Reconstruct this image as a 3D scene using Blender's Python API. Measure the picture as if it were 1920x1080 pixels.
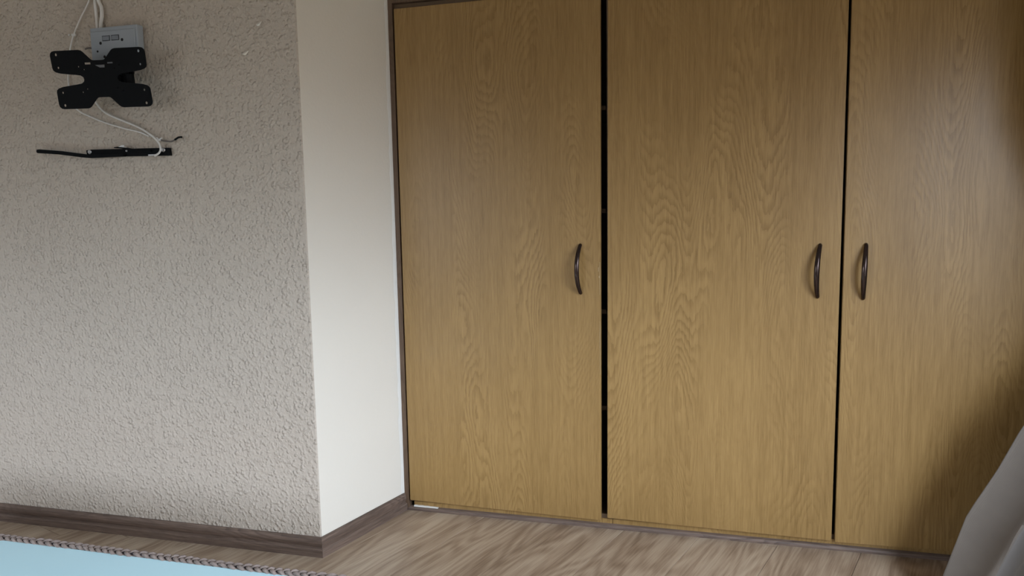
import bpy, bmesh, math, random
from mathutils import Vector, Matrix
random.seed(7)
for o in list(bpy.data.objects): bpy.data.objects.remove(o)
SC = bpy.context.scene
COL = SC.collection

# ------------------------------------------------------------------ camera
def cam_matrix(loc, yaw, pitch, roll):
    m = Matrix.Rotation(yaw, 3, 'Z') @ Matrix.Rotation(-pitch, 3, 'X') @ Matrix.Rotation(roll, 3, 'Y')
    r, fwd, up = m.col[0], m.col[1], m.col[2]
    return Matrix(((r.x, up.x, -fwd.x, loc[0]), (r.y, up.y, -fwd.y, loc[1]), (r.z, up.z, -fwd.z, loc[2]), (0, 0, 0, 1)))
cd = bpy.data.cameras.new('camera'); cam = bpy.data.objects.new('camera', cd); COL.objects.link(cam)
cam.matrix_world = cam_matrix((1.1719, -2.7204, 1.241), 0.2608, 0.1133, 0.0177)
cd.sensor_width = 36; cd.lens = 1400 / 1920 * 36; cd.clip_start = 0.02
SC.camera = cam

# ------------------------------------------------------------------ daylight, exposure
SC.view_settings.view_transform = 'Standard'; SC.view_settings.look = 'None'
SC.view_settings.exposure = 0.0; SC.view_settings.gamma = 1.0
SC.view_settings.use_curve_mapping = False
world = bpy.data.worlds.new('overcast_sky'); SC.world = world; world.use_nodes = True
wn = world.node_tree; wn.nodes.clear()
wo = wn.nodes.new('ShaderNodeOutputWorld'); bg = wn.nodes.new('ShaderNodeBackground')
tc = wn.nodes.new('ShaderNodeTexCoord'); sx = wn.nodes.new('ShaderNodeSeparateXYZ'); cr = wn.nodes.new('ShaderNodeValToRGB')
mr = wn.nodes.new('ShaderNodeMapRange'); mr.inputs['From Min'].default_value = -1
wn.links.new(tc.outputs['Generated'], sx.inputs[0]); wn.links.new(sx.outputs['Z'], mr.inputs['Value'])
wn.links.new(mr.outputs[0], cr.inputs[0]); wn.links.new(cr.outputs[0], bg.inputs['Color']); wn.links.new(bg.outputs[0], wo.inputs[0])
e = cr.color_ramp.elements
e[0].position = 0.48; e[0].color = (0.09, 0.088, 0.085, 1)       # ground and hazy distance outside
e[1].position = 0.62; e[1].color = (0.83, 0.96, 1.15, 1)        # overcast sky, brighter higher up
e2 = e.new(1.0); e2.color = (1.08, 1.28, 1.56, 1)
SKY = 16.4
bg.inputs['Strength'].default_value = SKY
WIN = dict(y0=-3.5, y1=-0.95, z0=0.72, z1=1.88, x=2.46)          # window in the right wall
FILL_WIN = dict(x0=-2.9, x1=-0.8, z0=0.8, z1=1.85, y=-4.3)             # unseen window added behind the camera to give fill light
def portal(name, loc, rot, a, b):
    l = bpy.data.lights.new(name, 'AREA'); l.shape = 'RECTANGLE'; l.size = a; l.size_y = b
    l.cycles.is_portal = True
    o = bpy.data.objects.new(name, l); COL.objects.link(o); o.location = loc; o.rotation_euler = rot
portal('window_daylight', (WIN['x'] + .06, (WIN['y0'] + WIN['y1']) / 2, (WIN['z0'] + WIN['z1']) / 2), (0, math.radians(90), 0), WIN['z1'] - WIN['z0'], WIN['y1'] - WIN['y0'])
portal('window_daylight', ((FILL_WIN['x0'] + FILL_WIN['x1']) / 2, FILL_WIN['y'] - .06, (FILL_WIN['z0'] + FILL_WIN['z1']) / 2), (math.radians(90), 0, 0), FILL_WIN['x1'] - FILL_WIN['x0'], FILL_WIN['z1'] - FILL_WIN['z0'])  # portal for the added rear fill window

# ------------------------------------------------------------------ material helpers
class NT:
    def __init__(s, name, rough=.5, spec=.5, metal=0):
        s.m = bpy.data.materials.new(name); s.m.use_nodes = True; s.t = s.m.node_tree
        s.b = s.t.nodes['Principled BSDF']
        s.b.inputs['Roughness'].default_value = rough; s.b.inputs['Specular IOR Level'].default_value = spec
        s.b.inputs['Metallic'].default_value = metal
    def n(s, typ, ins=None, **kw):
        nd = s.t.nodes.new('ShaderNode' + typ)
        for k, v in kw.items(): setattr(nd, k, v)
        for k, v in (ins or {}).items():
            if isinstance(v, bpy.types.NodeSocket): s.t.links.new(v, nd.inputs[k])
            else: nd.inputs[k].default_value = v
        return nd
    def math(s, op, a, b=None, c=None):
        nd = s.t.nodes.new('ShaderNodeMath'); nd.operation = op
        for i, v in enumerate((a, b, c)):
            if v is None: continue
            if isinstance(v, bpy.types.NodeSocket): s.t.links.new(v, nd.inputs[i])
            else: nd.inputs[i].default_value = v
        return nd.outputs[0]
    def coords(s, scale=(1, 1, 1), rot=(0, 0, 0), rnd=0.0):
        t = s.n('TexCoord').outputs['Object']
        mp = s.n('Mapping', {'Vector': t, 'Rotation': rot}); v = mp.outputs[0]
        if rnd:
            r = s.n('ObjectInfo').outputs['Random']
            k = s.math('MULTIPLY', r, rnd)
            cmb = s.n('CombineXYZ', {0: k, 1: k, 2: k}).outputs[0]
            v = s.n('VectorMath', {0: v, 1: cmb}, operation='ADD').outputs[0]
        return s.n('Mapping', {'Vector': v, 'Scale': scale}).outputs[0], v
    def noise(s, v, scale, detail=2, rough=.5):
        return s.n('TexNoise', {'Vector': v, 'Scale': scale, 'Detail': detail, 'Roughness': rough}).outputs[0]
    def ramp(s, f, stops):
        nd = s.n('ValToRGB', {0: f}); e = nd.color_ramp.elements
        for i, (p, c) in enumerate(stops):
            el = e[i] if i < 2 else e.new(p)
            el.position = p; el.color = (*c, 1)
        return nd.outputs[0]
    def mix(s, f, a, b, mode='MIX'):
        nd = s.n('Mix', data_type='RGBA', blend_type=mode)
        for k, v in ((0, f), (6, a), (7, b)):
            if isinstance(v, bpy.types.NodeSocket): s.t.links.new(v, nd.inputs[k])
            else: nd.inputs[k].default_value = v if k == 0 else (*v, 1)
        return nd.outputs[2]
    def scalev(s, v, sc): return s.n('Mapping', {'Vector': v, 'Scale': sc}).outputs[0]
    def color(s, c):
        if isinstance(c, bpy.types.NodeSocket): s.t.links.new(c, s.b.inputs['Base Color'])
        else: s.b.inputs['Base Color'].default_value = (*c, 1)
    def bump(s, h, strength, dist, prev=None):
        nd = s.n('Bump', {'Height': h, 'Strength': strength, 'Distance': dist})
        if prev is not None: s.t.links.new(prev, nd.inputs['Normal'])
        s.t.links.new(nd.outputs[0], s.b.inputs['Normal']); return nd.outputs[0]

def plain(name, c, rough=.5, spec=.5, metal=0, nscale=60, var=.12):
    n = NT(name, rough, spec, metal); v, _ = n.coords()
    f = n.noise(v, nscale, 3)
    n.color(n.mix(f, tuple(x * (1 - var) for x in c), tuple(min(1, x * (1 + var)) for x in c)))
    return n.m

def rough_plaster():
    n = NT('rough_plaster', .9, .2); v, _ = n.coords()
    a = n.noise(v, 105, 2, .45); b = n.noise(v, 240, 2, .5); big = n.noise(v, 2.2, 2)
    n.color(n.mix(big, (.548, .472, .388), (.605, .52, .428)))
    vd = n.n('TexVoronoi', {'Vector': n.n('VectorMath', {0: v, 1: n.n('VectorMath', {0: n.n('TexNoise', {'Vector': v, 'Scale': 130.0}).outputs[1], 1: (.009, .009, .009)}, operation='MULTIPLY').outputs[0]}, operation='ADD').outputs[0], 'Scale': 92.0}, feature='SMOOTH_F1').outputs[0]
    dots = n.n('MapRange', {'Value': vd, 'From Min': .62, 'From Max': .12}, interpolation_type='SMOOTHSTEP').outputs[0]
    sel = n.n('MapRange', {'Value': n.noise(v, 34, 2), 'From Min': .36, 'From Max': .62}).outputs[0]
    sm = n.math('MULTIPLY', dots, n.math('MULTIPLY_ADD', sel, .8, .2))
    sm = n.math('ADD', sm, n.math('MULTIPLY', a, .5))
    h = n.math('ADD', sm, n.math('MULTIPLY', b, .25))
    n.bump(h, 1.0, .0045)
    return n.m
def smooth_plaster():
    n = NT('smooth_plaster', .85, .25); v, _ = n.coords()
    a = n.noise(v, 90, 3); big = n.noise(v, 2.5, 2)
    n.color(n.mix(big, (.80, .745, .645), (.84, .785, .68)))
    n.bump(a, .35, .002)
    return n.m
def oak(name, dark, light, rough=.36, ax='Z', bump=.15, k=1.0):
    """veneer with cathedral figure; the grain runs along local axis ax"""
    rot = {'Z': (0, 0, 0), 'X': (0, math.radians(-90), 0), 'Y': (math.radians(90), 0, 0)}[ax]
    n = NT(name, rough, .45); _, v = n.coords(rot=rot, rnd=37.0)
    f1 = n.noise(n.scalev(v, (5.6 * k, 5.6 * k, 1.15 * k)), 1, 1, .4)
    jag = n.noise(n.scalev(v, (70, 70, 16)), 1, 2, .6)
    fld = n.math('ADD', n.math('MULTIPLY', f1, 42.0), n.math('MULTIPLY', jag, 1.25))
    ring = n.math('FRACT', fld)                            # contour lines: soft on one side, sharp on the other
    ring = n.n('MapRange', {'Value': n.math('PINGPONG', ring, .72), 'From Max': .72}, interpolation_type='SMOOTHSTEP').outputs[0]
    patch = n.noise(n.scalev(v, (7 * k, 7 * k, 1.3 * k)), 1, 1)
    patch = n.n('MapRange', {'Value': patch, 'From Min': .45, 'From Max': .66}, interpolation_type='SMOOTHSTEP').outputs[0]
    fib = n.noise(n.scalev(v, (330, 330, 13)), 1, 3, .65)
    fib2 = n.noise(n.scalev(v, (85, 85, 3.2)), 1, 2, .5)
    tone = n.noise(n.scalev(v, (4, 4, .8)), 1, 1)
    rp = n.math('MULTIPLY', n.math('SUBTRACT', ring, .5), n.math('MULTIPLY_ADD', patch, .33, .05))
    t = n.math('ADD', n.math('ADD', rp, n.math('MULTIPLY', n.math('SUBTRACT', fib, .5), 1.0)), n.math('MULTIPLY', n.math('SUBTRACT', fib2, .5), .6))
    t = n.math('ADD', n.math('MULTIPLY', n.math('SUBTRACT', tone, .5), .5), t)
    t = n.math('ADD', t, .5)
    n.color(n.ramp(t, [(.12, dark), (.88, light)]))
    h = n.math('ADD', n.math('MULTIPLY', ring, n.math('MULTIPLY_ADD', patch, .7, .2)), n.math('MULTIPLY', fib, .6))
    n.bump(h, bump, .0012)
    return n.m
def laminate():
    n = NT('grey_oak_laminate', .42, .4); _, v = n.coords(rnd=53.0)      # grain along local Y
    f1 = n.noise(n.scalev(v, (4.5, .8, 4)), 1, 2, .45)
    jag = n.noise(n.scalev(v, (40, 6, 40)), 1, 2)
    fld = n.math('ADD', n.math('MULTIPLY', f1, 16.0), n.math('MULTIPLY', jag, .7))
    ring = n.n('MapRange', {'Value': n.math('PINGPONG', fld, .5), 'From Max': .5}, interpolation_type='SMOOTHSTEP').outputs[0]
    band = n.noise(n.scalev(v, (11, .9, 11)), 1, 2, .55)
    fib = n.noise(n.scalev(v, (170, 6, 170)), 1, 3, .6)
    t = n.math('ADD', n.math('MULTIPLY', n.math('SUBTRACT', ring, .5), .28), n.math('MULTIPLY', n.math('SUBTRACT', fib, .5), 1.0))
    t = n.math('ADD', n.math('ADD', t, n.math('MULTIPLY', n.math('SUBTRACT', band, .5), 1.1)), .5)
    c = n.ramp(t, [(.1, (.235, .16, .105)), (.5, (.40, .295, .205)), (.9, (.53, .42, .305))])
    n.color(c)
    saw = n.noise(n.scalev(v, (6, 160, 6)), 1, 1)
    n.bump(n.math('ADD', fib, n.math('MULTIPLY', saw, .3)), .12, .001)
    return n.m
def fabric(name, c1, c2):
    n = NT(name, .95, .1); v, _ = n.coords()
    w1 = n.n('TexWave', {'Vector': v, 'Scale': 160.0, 'Distortion': 1.0}, bands_direction='Z').outputs[1]
    w2 = n.n('TexWave', {'Vector': v, 'Scale': 160.0, 'Distortion': 1.0}, bands_direction='Y').outputs[1]
    f = n.math('MULTIPLY', n.math('ADD', w1, w2), .5); nz = n.noise(v, 30, 3)
    n.color(n.mix(n.math('MULTIPLY', n.math('ADD', f, nz), .5), c1, c2))
    n.bump(f, .25, .001)
    try: n.b.inputs['Sheen Weight'].default_value = .15
    except Exception: pass
    return n.m

M = dict(
    rough_plaster=rough_plaster(), smooth_plaster=smooth_plaster(),
    door=oak('light_oak_veneer', (.232, .132, .041), (.395, .243, .088)),
    frame=oak('dark_oak_trim', (.085, .05, .03), (.16, .10, .06), .5),
    edge=plain('raw_board_edge', (.44, .32, .17), .6),
    inside=plain('carcass_board', (.16, .105, .06), .6),
    skirting=oak('brown_grey_skirting', (.058, .038, .028), (.24, .165, .125), .58, 'X', .2),
    plank=laminate(),
    under=plain('floor_underlay', (.09, .07, .055), .8),
    rear_paint=plain('beige_paint', (.48, .44, .40), .9, .2, 0, 3, .04),
    ceiling=plain('ceiling_paint', (.45, .44, .42), .9, .2, 0, 3, .04),
    caulk=plain('white_caulk', (.80, .77, .70), .6, .3, 0, 40, .05),
    bronze=plain('dark_bronze', (.055, .036, .030), .2, .5, .75),
    black=plain('black_powder_coat', (.0022, .003, .0038), .62, .14, 0, 300, .2),
    blackdeep=plain('black_plastic', (.0016, .0018, .0024), .5, .18, 0, 200, .2),
    screw=plain('zinc_screw', (.55, .55, .55), .35, .5, .8),
    grey=plain('silver_grey_plastic', (.40, .44, .475), .45, .4, 0, 20, .05),
    greyline=plain('switch_grey', (.27, .30, .335), .45),
    dark=plain('dark_hole', (.006, .006, .007), .7),
    cable=plain('white_cable_sheath', (.80, .77, .72), .5),
    cabletie=plain('white_nylon_tie', (.80, .79, .76), .4),
    cablegrey=plain('grey_brown_cable', (.16, .14, .125), .6),
    blue=plain('pale_blue_gloss', (.63, .93, 1.0), .25, .5, 0, 6, .02),
    braid=plain('grey_brown_rattan', (.25, .195, .165), .7, .25, 0, 70, .45),
    braidcore=plain('rattan_core', (.035, .028, .032), .8),
    curtain=fabric('grey_linen', (.150, .126, .104), (.195, .166, .138)),
    white=plain('white_paint', (.78, .78, .76), .5),
)

# ------------------------------------------------------------------ mesh helpers
def obj(name, bm, mat, parent=None, smooth=False, kind=None):
    me = bpy.data.meshes.new(name)
    bmesh.ops.recalc_face_normals(bm, faces=bm.faces[:])
    bm.to_mesh(me); bm.free()
    me.materials.append(M[mat])
    if smooth:
        for p in me.polygons: p.use_smooth = True
        try: me.set_sharp_from_angle(angle=math.radians(40))
        except Exception: pass
    o = bpy.data.objects.new(name, me); COL.objects.link(o)
    if parent is not None: o.parent = parent
    if kind: o['kind'] = kind
    return o
def thing(name, label, cat, loc=(0, 0, 0), group=None, rot=(0, 0, 0)):
    o = bpy.data.objects.new(name, None); COL.objects.link(o); o.location = loc; o.rotation_euler = rot
    o.empty_display_size = .05
    tag(o, label, cat, group); return o
def tag(o, label, cat, group=None):
    o['label'] = label; o['category'] = cat
    if group: o['group'] = group
    return o
def box(bm, x0, x1, y0, y1, z0, z1, bev=0):
    b2 = bmesh.new() if bev else bm
    vs = [b2.verts.new((x, y, z)) for x in (x0, x1) for y in (y0, y1) for z in (z0, z1)]
    for f in ((0, 1, 3, 2), (4, 6, 7, 5), (0, 4, 5, 1), (2, 3, 7, 6), (0, 2, 6, 4), (1, 5, 7, 3)): b2.faces.new([vs[i] for i in f])
    if bev:
        bmesh.ops.recalc_face_normals(b2, faces=b2.faces[:])
        bmesh.ops.bevel(b2, geom=b2.edges[:], offset=bev, segments=2, affect='EDGES', profile=.5)
        me = bpy.data.meshes.new('tmp'); b2.to_mesh(me); b2.free(); bm.from_mesh(me); bpy.data.meshes.remove(me)
    return bm
def newbox(*a, **k): return box(bmesh.new(), *a, **k)
def prism(bm, pts, z0, z1):
    lo = [bm.verts.new((x, y, z0)) for x, y in pts]; hi = [bm.verts.new((x, y, z1)) for x, y in pts]; n = len(pts)
    bm.faces.new(lo[::-1]); bm.faces.new(hi)
    for i in range(n): bm.faces.new((lo[i], lo[(i + 1) % n], hi[(i + 1) % n], hi[i]))
    return bm
def smooth_path(pts, sub=6):
    P = [Vector(p) for p in pts]; out = []
    for i in range(len(P) - 1):
        a, b, c, d = P[max(i - 1, 0)], P[i], P[i + 1], P[min(i + 2, len(P) - 1)]
        for k in range(sub):
            t = k / sub
            out.append(.5 * ((2 * b) + (c - a) * t + (2 * a - 5 * b + 4 * c - d) * t * t + (3 * b - a - 3 * c + d) * t ** 3))
    out.append(P[-1]); return out
def tube(bm, path, r, seg=8, flat=None):
    """r: number or function of 0..1; flat=(axis, factor) squashes the section along a world axis"""
    P = [Vector(p) for p in path]; rings = []; up = None
    for i, p in enumerate(P):
        t = (P[min(i + 1, len(P) - 1)] - P[max(i - 1, 0)]).normalized()
        if up is None:
            up = Vector((0, 0, 1)) if abs(t.z) < .9 else Vector((1, 0, 0))
        s = t.cross(up).normalized(); up = s.cross(t).normalized()
        rr = r(i / (len(P) - 1)) if callable(r) else r
        ring = []
        for k in range(seg):
            a = 2 * math.pi * k / seg
            d = s * math.cos(a) * rr + up * math.sin(a) * rr
            if flat: d[flat[0]] *= flat[1]
            ring.append(bm.verts.new(p + d))
        rings.append(ring)
    for a, b in zip(rings, rings[1:]):
        for k in range(seg): bm.faces.new((a[k], a[(k + 1) % seg], b[(k + 1) % seg], b[k]))
    bm.faces.new(rings[0][::-1]); bm.faces.new(rings[-1])
    return bm
def cyl(bm, c, axis, r, h, seg=16, r2=None):
    c = Vector(c); ax = Vector(axis).normalized()
    q = ax.to_track_quat('Z', 'Y').to_matrix().to_4x4(); q.translation = c + ax * h / 2
    bmesh.ops.create_cone(bm, cap_ends=True, segments=seg, radius1=r, radius2=r if r2 is None else r2, depth=h, matrix=q)
    return bm

# ------------------------------------------------------------------ room shell
C = Vector((-.1566, -.4401)); J = Vector((-.028, .0073)); HT = 2.55
WY = -.4474
wl = obj('wall_left', prism(bmesh.new(), [(-3.2, WY), (C.x - .004, C.y), (C.x, C.y + .004), (-.235, -.33), (-3.2, -.33)], 0, HT), 'rough_plaster', kind='structure')
wa = obj('wall_alcove', prism(bmesh.new(), [(C.x, C.y + .004), (J.x, J.y), (-.028, .62), (-.12, .62), (-.235, -.33)], 0, HT), 'smooth_plaster', kind='structure')
obj('wall_back', newbox(-.02, 2.6, .62, .72, 0, HT), 'smooth_plaster', kind='structure')
obj('wall_far_left', newbox(-3.3, -3.2, -4.4, -.33, 0, HT), 'rear_paint', kind='structure')
def wall_x(name, x, t, y0, y1, w):
    bm = bmesh.new()
    box(bm, x, x + t, y0, w['y0'], 0, HT); box(bm, x, x + t, w['y1'], y1, 0, HT)
    box(bm, x, x + t, w['y0'], w['y1'], 0, w['z0']); box(bm, x, x + t, w['y0'], w['y1'], w['z1'], HT)
    return obj(name, bm, 'smooth_plaster', kind='structure')
wall_x('wall_right', WIN['x'], .12, -4.4, .62, WIN)
bm = bmesh.new(); w = FILL_WIN; y = w['y']
box(bm, -3.2, w['x0'], y - .1, y, 0, HT); box(bm, w['x1'], WIN['x'], y - .1, y, 0, HT)
box(bm, w['x0'], w['x1'], y - .1, y, 0, w['z0']); box(bm, w['x0'], w['x1'], y - .1, y, w['z1'], HT)
obj('wall_rear', bm, 'rear_paint', kind='structure')
obj('wall_bulkhead', newbox(-.028, 2.46, .012, .62, 2.036, HT), 'smooth_plaster', kind='structure')
obj('ceiling', newbox(-3.3, 2.6, -4.4, .72, HT, HT + .1), 'ceiling', kind='structure')
def window(name, mk, a0, a1, z0, z1):
    bm = bmesh.new()
    for (p, q, r_, s) in ((a0, a0 + .05, z0, z1), (a1 - .05, a1, z0, z1), (a0, a1, z0, z0 + .05), (a0, a1, z1 - .05, z1), ((a0 + a1) / 2 - .025, (a0 + a1) / 2 + .025, z0, z1)):
        box(bm, *mk(p, q), r_, s)
    obj(name, bm, 'white', kind='structure')
window('window_1', lambda p, q: (WIN['x'] + .03, WIN['x'] + .08, p, q), WIN['y0'], WIN['y1'], WIN['z0'], WIN['z1'])
window('window_fill', lambda p, q: (p, q, FILL_WIN['y'] - .08, FILL_WIN['y'] - .03), FILL_WIN['x0'], FILL_WIN['x1'], FILL_WIN['z0'], FILL_WIN['z1'])  # frame of the unseen window added for fill

# floor: underlay and separate laminate planks, laid along the alcove wall
fl = obj('floor', newbox(-3.2, 2.46, -4.3, .62, -.06, -.012), 'under', kind='structure')
ANG = math.atan2(J.x - C.x, J.y - C.y) + math.radians(2.5)
PW, PL = .262, 1.35
u = Vector((math.sin(ANG), math.cos(ANG))); nrm = Vector((u.y, -u.x))
ref = Vector((1.091, -.153))                                  # a joint seen in the photograph
pm = bmesh.new(); box(pm, .0006, PW - .0006, .0006, PL - .0006, -.012, 0, bev=.0009)
pme = bpy.data.meshes.new('plank'); pm.to_mesh(pme); pm.free(); pme.materials.append(M['plank'])
room = lambda p: -3.15 < p.x < 2.44 and -4.25 < p.y < .6
for i in range(-22, 16):
    off = (i * .43) % 1 * .3
    for j in range(-5, 5):
        o2 = ref + nrm * (i * PW) + u * (j * PL + off - 1.12)
        cn = [o2, o2 + nrm * PW, o2 + u * PL, o2 + u * PL + nrm * PW]
        if not all(room(p) for p in cn):
            # cut to the room: clip the plank outline
            poly = [o2, o2 + nrm * PW, o2 + nrm * PW + u * PL, o2 + u * PL]
            for ax, lim, sg in ((0, -3.18, 1), (0, 2.455, -1), (1, -4.29, 1), (1, .6, -1)):
                new = []
                for a, b in zip(poly, poly[1:] + poly[:1]):
                    da, db = sg * (a[ax] - lim), sg * (b[ax] - lim)
                    if da >= 0: new.append(a)
                    if da * db < 0: new.append(a + (b - a) * (da / (da - db)))
                poly = new
                if len(poly) < 3: break
            if len(poly) < 3: continue
            area = abs(sum(a.x * b.y - b.x * a.y for a, b in zip(poly, poly[1:] + poly[:1]))) / 2
            if area < .004: continue
            loc = [((p - o2).dot(nrm), (p - o2).dot(u)) for p in poly]
            cx_ = sum(p[0] for p in loc) / len(loc); cy_ = sum(p[1] for p in loc) / len(loc)
            loc = [(cx_ + (a - cx_) * (1 - .0006 / max(.05, abs(a - cx_))), cy_ + (b - cy_) * .999) for a, b in loc]
            p_ = obj('plank', prism(bmesh.new(), loc, -.012, 0), 'plank', fl)
        else:
            p_ = bpy.data.objects.new('plank', pme); COL.objects.link(p_); p_.parent = fl
        p_.location = (o2.x, o2.y, 0); p_.rotation_euler = (0, 0, -ANG)

# two flakes of plaster standing proud of the rough wall
for (x, z, w_) in ((-.292, 1.852, .022), (-.349, 1.761, .026)):
    bm = bmesh.new(); a = []
    for i in range(9):
        t = i / 8; wv = math.sin(math.pi * t)
        a.append([bm.verts.new((x + w_ * (t - .5), WY - .0005 - .004 * wv * q, z + .010 * (t - .5) - .007 * wv * q + .002 * wv)) for q in (0, 1)] + [bm.verts.new((x + w_ * (t - .5), WY + .001, z + .010 * (t - .5) - .009 * wv))])
    for p, q in zip(a, a[1:]):
        for k_ in range(2): bm.faces.new((p[k_], q[k_], q[k_ + 1], p[k_ + 1]))
    bmesh.ops.remove_doubles(bm, verts=bm.verts[:], dist=1e-5)
    obj('plaster_flake', bm, 'smooth_plaster', wl)

# skirting boards with a two-step profile, mitred at the outer corner
PROF = [(0, 0), (.016, 0), (.0165, .024), (.014, .030), (.006, .034), (.0085, .040), (.0115, .050), (.0105, .060), (.005, .0705), (0, .0705)]
def seg_normal(a, b):
    d = (b - a).normalized(); return Vector((d.y, -d.x))
A0 = Vector((-3.19, WY)); J2 = J + (J - C).normalized() * -.002
n1, n2 = seg_normal(A0, C), seg_normal(C, J2)
mit = (n1 + n2); mit = mit / mit.dot(n1)
def skirt(name, a, b, na, nb):
    """mesh in local coordinates with X along the board so the grain follows it"""
    d = (b - a).normalized(); ang = math.atan2(d.y, d.x); inv = Matrix.Rotation(-ang, 2)
    bm = bmesh.new(); rows = []
    for p, nn in ((a, na), (b, nb)):
        row = []
        for (o_, z) in PROF:
            q = inv @ (p + nn * o_ - a); row.append(bm.verts.new((q.x, q.y, z)))
        rows.append(row)
    k = len(PROF)
    for i in range(k): bm.faces.new((rows[0][i], rows[0][(i + 1) % k], rows[1][(i + 1) % k], rows[1][i]))
    bm.faces.new(rows[0]); bm.faces.new(rows[1][::-1])
    o = obj(name, bm, 'skirting', kind='structure'); o.location = (a.x, a.y, 0); o.rotation_euler = (0, 0, ang); return o
skirt('baseboard_left', A0, C, n1, mit)
skirt('baseboard_alcove', C, J2, mit, n2)
# quarter strip on the floor along the wardrobes
bm = bmesh.new()
k = [(.004, 0), (-.010, 0), (-.010, .007), (-.006, .013), (.004, .017)]
r0 = [bm.verts.new((.0, y, z)) for y, z in k]; r1 = [bm.verts.new((2.455, y, z)) for y, z in k]
for i in range(5): bm.faces.new((r0[i], r0[(i + 1) % 5], r1[(i + 1) % 5], r1[i]))
bm.faces.new(r0); bm.faces.new(r1[::-1])
o = obj('baseboard_wardrobe', bm, 'skirting', kind='structure'); o.location = (-.012, .012, 0)
# smear of white filler left on the strip near the alcove
bm = bmesh.new(); prev = None
for i in range(13):
    t = i / 12; x = .012 + .105 * t; h_ = .0022 * (1 - t) ** .6 * (1 + .3 * math.sin(i * 2.1)) + .0008
    row = [bm.verts.new((x, y, z)) for y, z in ((.0155, .0168), (.0075, .0150), (.0085, .0168 + h_ * .5), (.0155, .0172 + h_))]
    if prev:
        for q in range(4): bm.faces.new((prev[q], prev[(q + 1) % 4], row[(q + 1) % 4], row[q]))
    prev = row
obj('trim_4', bm, 'caulk', kind='structure', smooth=True)
# uneven bead of white caulk down the alcove corner
bm = bmesh.new(); d = (J - C).normalized(); nn = Vector((d.y, -d.x)); prev = None
N = 70
for i in range(N + 1):
    z = .072 + 1.965 * i / N
    wdt = .019 + random.uniform(-.004, .004); a = J - d * wdt + nn * .0003; b = J - d * .001 + nn * .0035; m = J - d * (wdt * .45) + nn * (.0045 + random.uniform(-.001, .001))
    row = [bm.verts.new((p.x, p.y, z)) for p in (a, m, b)]
    bk = J - d * .001 - nn * .001; row.append(bm.verts.new((bk.x, bk.y, z)))
    if prev:
        for q in range(4): bm.faces.new((prev[q], prev[(q + 1) % 4], row[(q + 1) % 4], row[q]))
    prev = row
obj('trim_1', bm, 'caulk', kind='structure', smooth=True)

# ------------------------------------------------------------------ wardrobes
def door(parent, corners, label=None, edge_right=False):
    """corners: bl, br, tr, tl in the front plane Y=0"""
    bm = bmesh.new(); T = .018
    f = [bm.verts.new((x, 0, z)) for x, z in corners]; b = [bm.verts.new((x, T, z)) for x, z in corners]
    bm.faces.new(f); bm.faces.new(b[::-1])
    for i in range(4): bm.faces.new((f[i], b[i], b[(i + 1) % 4], f[(i + 1) % 4]))
    bmesh.ops.recalc_face_normals(bm, faces=bm.faces[:])
    bmesh.ops.bevel(bm, geom=bm.edges[:], offset=.0014, segments=2, affect='EDGES')
    o = obj('door', bm, 'door', parent)
    if label: o['label'] = label
    return o
def handle(parent, x, zc, tilt=0.0, half=.088, bow=.034, lean=-.008):
    """bow handle: flattened bar arching out of the door and back, thick in the middle"""
    pts = []
    for i in range(17):
        t = -1 + i / 8
        pts.append((x + tilt * t + lean * (1 - abs(t) ** 2.3), -.004 - bow * (1 - abs(t) ** 2.3), zc + half * t))
    pts = [(pts[0][0], .001, pts[0][2])] + pts + [(pts[-1][0], .001, pts[-1][2])]
    bm = tube(bmesh.new(), smooth_path(pts, 2), lambda s: .0062 + .0030 * math.sin(math.pi * s), 10, (1, .8))
    return obj('handle', bm, 'bronze', parent, smooth=True)
def carcass(root, x0, x1, z0, z1, shelves, div=None):
    t = .017; y0, y1 = .021, .56
    obj('side_panel', newbox(x0, x0 + t, y0, y1, z0, z1), 'inside', root)
    obj('side_panel', newbox(x1 - t, x1, y0, y1, z0, z1), 'inside', root)
    obj('top_panel', newbox(x0 + t, x1 - t, y0, y1, z1 - t, z1), 'inside', root)
    obj('bottom_panel', newbox(x0 + t, x1 - t, y0, y1, z0, z0 + t), 'inside', root)
    obj('back_panel', newbox(x0 + t, x1 - t, y1 - .006, y1, z0 + t, z1 - t), 'inside', root)
    for z in shelves: obj('shelf', newbox(x0 + t, x1 - t - .012, .075, y1 - .006, z - .008, z + .008), 'inside', root)

TOPZ = 2.0
A = thing('wardrobe', 'built-in oak veneer wardrobe with one door beside the cream alcove wall', 'wardrobe', (0, 0, 0))
carcass(A, -.006, .8225, .034, TOPZ, (1.583, 1.206, .826, .452))
da = door(A, [(0.0, .0445), (.7815, .0315), (.787, 1.986), (0.001, 1.979)], 'door standing slightly proud, worn pale edge')
handle(da, .7090, .994, 0)
# chipped veneer on the closing edge, showing pale board
bm = bmesh.new()
for (x, z, w_, h_) in ((.7745, .985, .0022, .016), (.7765, .962, .0035, .007), (.7800, .90, .0016, .12), (.7792, .70, .0012, .06), (.7800, .60, .0014, .20)):
    box(bm, x, x + w_, -.0004, .0004, z, z + h_)
obj('chip', bm, 'edge', da)
obj('plinth', newbox(.011, .8225, .017, .03, .0, .0345), 'door', A)
B = thing('wardrobe', 'wider built-in oak veneer wardrobe with a pair of doors beside the curtain', 'wardrobe', (0, 0, 0))
carcass(B, .824, 2.448, .034, TOPZ, (1.583, .452))
db = door(B, [(.805, .0440), (1.5975, .0345), (1.5985, 1.99), (.8125, 1.99)])
dc = door(B, [(1.609, .0310), (2.44, .044), (2.44, 1.99), (1.6075, 1.99)])
handle(db, 1.530, .992, .002, lean=-.011); handle(dc, 1.6735, .991, .002, .090, lean=-.007)
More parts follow.
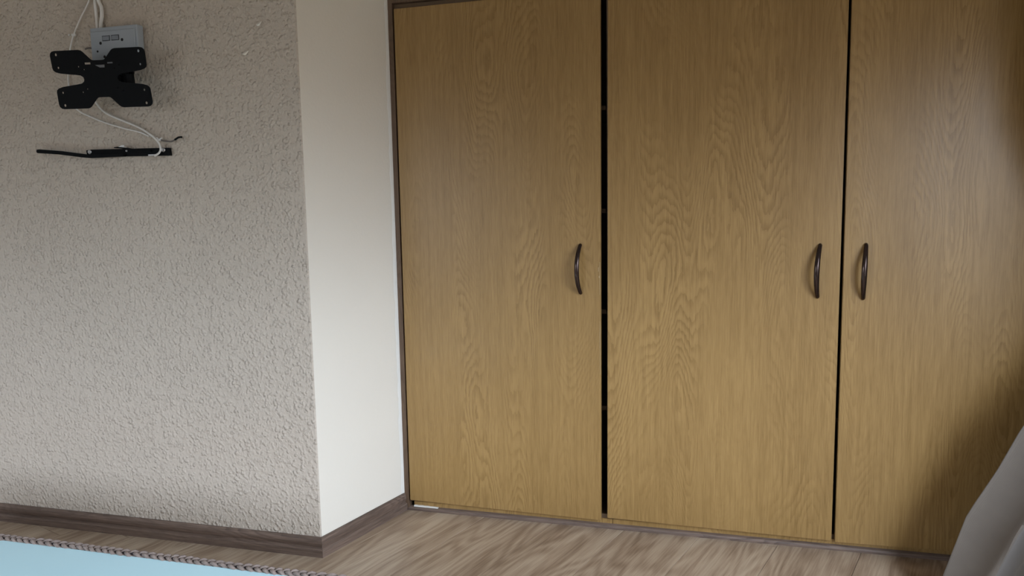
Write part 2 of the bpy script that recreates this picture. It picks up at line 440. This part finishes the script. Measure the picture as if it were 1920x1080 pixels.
obj('plinth', newbox(.8245, 2.448, .017, .03, .0, .0345), 'door', B)
# dark frame round the wardrobes: stile against the alcove wall and head rail
obj('trim_2', newbox(-.0262, -.0065, .004, .06, .0, 2.035, bev=.001), 'frame', kind='structure')
o = obj('trim_3', newbox(-.0064, 2.455, .002, .06, 2.0015, 2.035, bev=.001), 'frame', kind='structure')

# ------------------------------------------------------------------ television wall mount
PC = Vector((-.8304, -.5674, 1.6839))
PR = Matrix(((.9971, -.0723, .0228), (.075, .9852, -.1541), (-.0113, .1554, .9878))).to_4x4()
mount = thing('tv_wall_mount', 'black articulated television mount with an H shaped plate on rough wall', 'tv mount', (-.79, WY, 1.69))
def place(o, mat):
    o.parent = mount; o.matrix_parent_inverse = Matrix.Identity(4)
    o.matrix_basis = Matrix.Translation(-mount.location) @ mat
PM = Matrix.Translation(PC) @ PR
right = [(.0165, .0600), (.024, .0610), (.0300, .0655), (.0545, .0895), (.0615, .0940), (.0705, .0958), (.1605, .0958), (.1710, .0938), (.1775, .0880), (.1798, .080),
         (.1790, .0400), (.1765, .0325), (.1690, .0270), (.1520, .0225), (.118, .0185), (.0930, .0160), (.0760, .0135), (.0660, .0075), (.0635, 0)]
hr = right + [(x, -y) for x, y in right[-2::-1]]
outline = hr + [(-x, y) for x, y in hr[::-1]]
holes = [(sx_ * x, sy_ * y, r) for sx_ in (1, -1) for sy_ in (1, -1) for x, y, r in ((.1570, .0838, .0052), (.1565, .0412, .0042), (.0780, .0418, .003), (.0585, .0318, .0026))]
cu = bpy.data.curves.new('plate_outline', 'CURVE'); cu.dimensions = '2D'; cu.fill_mode = 'BOTH'; cu.extrude = .0012; cu.bevel_depth = .0004
def spl(pts):
    s = cu.splines.new('POLY'); s.points.add(len(pts) - 1); s.use_cyclic_u = True
    for p, (x, y) in zip(s.points, pts): p.co = (x, y, 0, 1)
spl(outline)
for x, y, r in holes: spl([(x + r * math.cos(a * math.pi / 5), y + r * math.sin(a * math.pi / 5)) for a in range(10)])
for x0, x1, y0, y1 in ((-.0535, -.0290, .0476, .0546), (.0315, .0552, .0476, .0530)): spl([(x0, y0), (x1, y0), (x1, y1), (x0, y1)])
spl([(-.018, .0455), (.0235, .0455), (.022, .0358), (.002, .0358)])
co = bpy.data.objects.new('plate_outline', cu); COL.objects.link(co)
dg = bpy.context.evaluated_depsgraph_get(); me = bpy.data.meshes.new_from_object(co.evaluated_get(dg)); bpy.data.objects.remove(co)
me.materials.clear(); me.materials.append(M['black'])
pl = bpy.data.objects.new('plate', me); COL.objects.link(pl)
place(pl, PM @ Matrix.Rotation(math.radians(90), 4, 'X'))
def mpart(name, bm, mat, local=True, smooth=False):
    o = obj(name, bm, mat, smooth=smooth); place(o, PM if local else Matrix.Identity(4)); return o
# tilt head on the back of the plate (plate frame: x right, y away from camera, z up)
bm = newbox(-.020, .030, .003, .026, -.030, .034, bev=.002); box(bm, -.027, -.020, .003, .038, -.036, .036, bev=.001); box(bm, .030, .037, .003, .038, -.036, .036, bev=.001)
mpart('tilt_bracket', bm, 'blackdeep')
bm = cyl(bmesh.new(), (-.034, .024, 0), (1, 0, 0), .012, .078, 18); mpart('pivot', bm, 'black', smooth=True)
bm = cyl(bmesh.new(), (.0885, .028, .012), (0, 0, -1), .014, .032, 18); mpart('knob', bm, 'black', smooth=True)
for x, z in ((.0795, .012), (-.035, .012)): mpart('bolt', cyl(bmesh.new(), (x, .0015, z), (0, -1, 0), .003, .004, 10), 'black')
# arm and wall plate (world frame)
bm = bmesh.new()
hd = PM @ Vector((.005, .03, -.008)); wpt = Vector((-.825, WY - .03, 1.700))
tube(bm, [hd, hd.lerp(wpt, .5), wpt], .017, 4); mpart('arm', bm, 'blackdeep', False)
bm = cyl(bmesh.new(), (-.818, WY - .03, 1.660), (0, 0, 1), .016, .085, 18); mpart('wall_pivot', bm, 'black', False, True)
bm = newbox(-.875, -.800, WY - .006, WY + .0005, 1.638, 1.765, bev=.002)
box(bm, -.850, -.803, WY - .030, WY - .004, 1.645, 1.662, bev=.002); box(bm, -.850, -.803, WY - .030, WY - .004, 1.742, 1.760, bev=.002)
mpart('wall_plate', bm, 'blackdeep', False)

# ------------------------------------------------------------------ wall socket box
sk = thing('wall_socket', 'silver-grey double socket box half hidden by the black mount', 'socket', (-.8475, WY, 1.815))
SX, SZ = sk.location.x, sk.location.z
bx = obj('box', newbox(-.099, .099, -.030, .0005, -.075, .062, bev=.004), 'grey', sk)
obj('face_plate', newbox(-.0945, .0905, -.0345, -.029, -.071, .048, bev=.0025), 'grey', sk)
for x in (-.028, .010):
    bm = bmesh.new(); a, b, t = .016, .009, .0016
    for r_ in ((x - a, x + a, .022 + b - t, .022 + b), (x - a, x + a, .022 - b, .022 - b + t), (x - a, x - a + t, .022 - b, .022 + b), (x + a - t, x + a, .022 - b, .022 + b)):
        box(bm, r_[0], r_[1], -.0352, -.0342, r_[2], r_[3])
    rim_ = obj('switch', newbox(x - .0135, x + .0135, -.0372, -.0338, .0150, .0290, bev=.001), 'greyline', sk)
    o = obj('switch_gap', bm, 'dark', rim_)
for x, z, r in ((-.053, .007, .0052), (.038, .013, .0052), (-.068, -.020, .0038), (-.040, -.040, .005), (.040, -.036, .005), (.012, -.02, .0038)): obj('pin_hole', cyl(bmesh.new(), (x, -.0335, z), (0, -1, 0), r, .0014, 14), 'dark', sk)

# ------------------------------------------------------------------ cables
def cable(name, pts, r, label, mat='cable', group=None):
    o = obj(name, tube(bmesh.new(), smooth_path(pts, 6), r, 8), mat, smooth=True); return tag(o, label, 'cable', group)
def wp(px, py, off=.006):
    """point in front of the left wall for a measured position on it (camera model above)"""
    dx, dy, dz = (px - 960) / 1400, 1.0, -(py - 540) / 1400
    m = Matrix.Rotation(.2608, 3, 'Z') @ Matrix.Rotation(-.1133, 3, 'X') @ Matrix.Rotation(.0177, 3, 'Y')
    d = m @ Vector((dx, dy, dz)); c = Vector((1.1719, -2.7204, 1.241)); t = (WY - off - c.y) / d.y
    return c + d * t
c1 = cable('antenna_cable', [wp(185, -60), wp(168, -2), wp(152, 32), wp(140, 60), wp(134, 80), wp(130, 105), wp(128, 150), wp(134, 190), wp(148, 208), wp(170, 219), wp(200, 231), wp(232, 240.5), wp(262, 248), wp(280, 256, .005)], .0026,
           'thin white cable running down behind the left side of the black mount')
bm = newbox(-.008, .008, -.007, .0005, -.0045, .0045, bev=.0015); o = obj('cable_clip', bm, 'cabletie', c1); p = wp(140, 66, .0); o.location = (p.x, WY, p.z)
p = wp(131, 66, 0); nl = obj('nail', cyl(bmesh.new(), (p.x, WY, p.z), (0, -1, 0), .003, .004, 8), 'cabletie', c1)
cable('power_cable', [wp(180, -60, .007), wp(177.5, -5, .007), wp(179.5, 20, .007), wp(182, 48, .007), wp(183, 66, .007)], .0048, 'left of the two thick white cables entering the grey socket box')
cable('power_cable', [wp(186, -60, .007), wp(184, -5, .007), wp(190, 14, .007), wp(191, 30, .007), wp(189, 48, .007), wp(189.5, 66, .007)], .0062, 'right of the two thick white cables, kinked above the grey socket box')
c2 = cable('loop_cable', [wp(170, 165, .03), wp(176, 186, .02), wp(190, 205), wp(206, 216), wp(232, 227), wp(262, 240), wp(284, 254, .011), wp(297, 267, .019), wp(301, 279, .023), wp(298, 287, .024), wp(290, 292, .023)], .0034,
           'white cable looping from under the mount over the black bar bracket')
bm = tube(bmesh.new(), [wp(294, 258, .010), wp(298, 262, .016), wp(303.5, 258.5, .018)], .0022, 6)
box(bm, *(lambda p: (p.x - .009, p.x + .008, p.y - .003, p.y + .006, p.z - .004, p.z + .004))(wp(296.5, 262, .012)), bev=.001)
obj('cable_tie', bm, 'cabletie', c2)
c3 = cable('cable_end', [wp(290, 259, .006), wp(302, 263, .006), wp(314, 265, .007), wp(322, 265, .008), wp(330, 261, .010), wp(335, 258, .012)], .0028, 'dark loose cable end pointing right beyond the white cable loop', 'cablegrey')
bm = tube(bmesh.new(), [wp(328, 262, .010), wp(335, 257.5, .012), wp(341, 257, .012)], .0035, 6)
obj('plug_tip', bm, 'black', c3)
cable('cable_stub', [wp(160, 92, .006), wp(167, 90, .007), wp(174, 92, .010), wp(177, 100, .010), wp(175, 112, .012), wp(174, 122, .010)], .0030, 'short dark wire curling beside the left edge of grey socket box', 'cablegrey')

# ------------------------------------------------------------------ black bar bracket under the mount
br = thing('bar_bracket', 'thin black metal bar bracket screwed to rough wall below the mount', 'bracket', (-.852, WY, 1.445))
def bp(px, py, off): return wp(px, py, off) - br.location
def quadbar(pts, off, th):
    bm = bmesh.new(); f = [bm.verts.new(bp(x, y, off)) for x, y in pts]; b = [bm.verts.new(bp(x, y, off) + Vector((0, th, 0))) for x, y in pts]; n = len(pts)
    bm.faces.new(f); bm.faces.new(b[::-1])
    for i in range(n): bm.faces.new((f[i], b[i], b[(i + 1) % n], f[(i + 1) % n]))
    return bm
obj('back_bar', quadbar([(161.5, 282), (170, 280.5), (317, 277), (319, 291.5), (205, 293.5), (163, 290)], .010, .0105), 'black', br)
obj('arm', quadbar([(68.5, 280.5), (74, 280), (112, 283), (160, 289.2), (230, 288.5), (231, 293.2), (166, 296.2), (152, 295), (110, 289.5), (70, 287), (68, 285)], .026, .014), 'black', br)
lv = obj('lever', quadbar([(213, 276), (222, 275), (236, 276.5), (256, 280.5), (282, 281.5), (282, 284), (255, 283), (236, 279.5), (214, 277.5)], .020, .006), 'black', br)
obj('lever_tip', quadbar([(222, 275.5), (227, 272.5), (232, 272), (231, 274.5), (238, 276.8)], .021, .004), 'cabletie', lv)
for x, y, r in ((168.5, 285, .0085), (306.5, 281, .0085), (238, 283, .004)):
    bm = cyl(bmesh.new(), bp(x, y, .009), (0, -1, 0), r, .004, 14, r * .7); obj('screw', bm, 'screw', br, smooth=True)
obj('slot', newbox(*(lambda p: (p.x - .018, p.x + .018, p.y - .001, p.y + .003, p.z - .003, p.z + .003))(bp(286, 290.7, .0105)), bev=.0008), 'screw', br)

# ------------------------------------------------------------------ table with pale blue top and braided rim
TZ = .36
tb = thing('low_table', 'pale blue topped low table with braided greyish brown rim in front of wall', 'table', (-.6, -1.56, 0))
X0, X1, Y0, Y1 = -1.75, .45, -1.95, -1.205
lx = lambda x: x - tb.location.x
ly = lambda y: y - tb.location.y
obj('table_top', newbox(lx(X0), lx(X1), ly(Y0), ly(Y1), TZ - .030, TZ - .004, bev=.002), 'blue', tb)
def braid(a, b):
    a, b = Vector(a), Vector(b); L = (b - a).length; d = (b - a) / L; s = Vector((d.y, -d.x, 0)); per = .070; n = int(L / .005)
    for k_ in range(3):
        pts = []
        for i in range(n + 1):
            t = i / n * L; ph = 2 * math.pi * (t + .006 * math.sin(t * 23)) / per + k_ * 2 * math.pi / 3
            j_ = 1 + .22 * math.sin(t * 31 + k_) + .15 * math.sin(t * 73 + 2 * k_)
            pts.append(a + d * t + s * (.0088 * j_ * math.sin(ph)) + Vector((0, 0, .0042 * math.sin(2 * ph))))
        o = obj('braid_strand', tube(bmesh.new(), pts, lambda q: .0050, 6, (2, .8)), 'braid', tb, smooth=True)
    obj('rim_core', tube(bmesh.new(), [a - Vector((0, 0, .004)), b - Vector((0, 0, .004))], .0075, 8), 'braidcore', tb)
braid((lx(X0), ly(Y1 + .010), TZ - .003), (lx(X1), ly(Y1 + .010), TZ - .003))
braid((lx(X1 + .010), ly(Y1), TZ - .003), (lx(X1 + .010), ly(Y0), TZ - .003))
for x in (X0 + .06, X1 - .06):
    for y in (Y0 + .06, Y1 - .06):
        obj('leg', tube(bmesh.new(), [(lx(x), ly(y), 0), (lx(x), ly(y), .25), (lx(x), ly(y), TZ - .03)], .022, 12), 'braid', tb, smooth=True)

# ------------------------------------------------------------------ curtain
def curtain():
    bm = bmesh.new(); NU, NZ = 90, 60; rows = []
    edge = [(2.30, 2.08), (1.85, 2.115), (1.50, 2.15), (1.28, 2.22), (1.05, 2.30), (.88, 2.28), (.72, 2.17), (.577, 2.059), (.435, 1.998), (.289, 1.924), (.089, 1.868), (.015, 1.845)]   # z, x of the free edge
    def ex(z):
        for (za, xa), (zb, xb) in zip(edge, edge[1:]):
            if zb <= z <= za:
                t = (za - z) / (za - zb); return xa + (xb - xa) * t
        return edge[-1][1] if z < edge[-1][0] else edge[0][1]
    for j in range(NZ + 1):
        z = 2.30 - 2.285 * j / NZ; row = []
        fl_ = 1 - max(0, min(1, (z - .3) / 1.2)); x0 = ex(z)
        for i in range(NU + 1):
            u_ = i / NU
            ph = u_ * 1.75 - .55 * (z - .15) * fl_
            x = x0 + (2.425 - x0) * u_ ** 1.05 + .022 * math.sin(ph * 4 * math.pi) * min(1, u_ * 6) * (1 - u_)
            y = -.30 - .10 * u_ - (.035 + .060 * fl_) * math.sin(ph * 2 * math.pi) * min(1, u_ * 5) + .012 * math.sin(ph * 14 + z * 1.3) * min(1, u_ * 4)
            x = min(x, 2.44)
            row.append(bm.verts.new((x, y, z)))
        rows.append(row)
    for a, b in zip(rows, rows[1:]):
        for i in range(NU): bm.faces.new((a[i], a[i + 1], b[i + 1], b[i]))
    o = obj('curtain', bm, 'curtain', smooth=True)
    md = o.modifiers.new('thickness', 'SOLIDIFY'); md.thickness = .003
    return tag(o, 'grey linen curtain flaring out to the floor at right', 'curtain')
curtain()
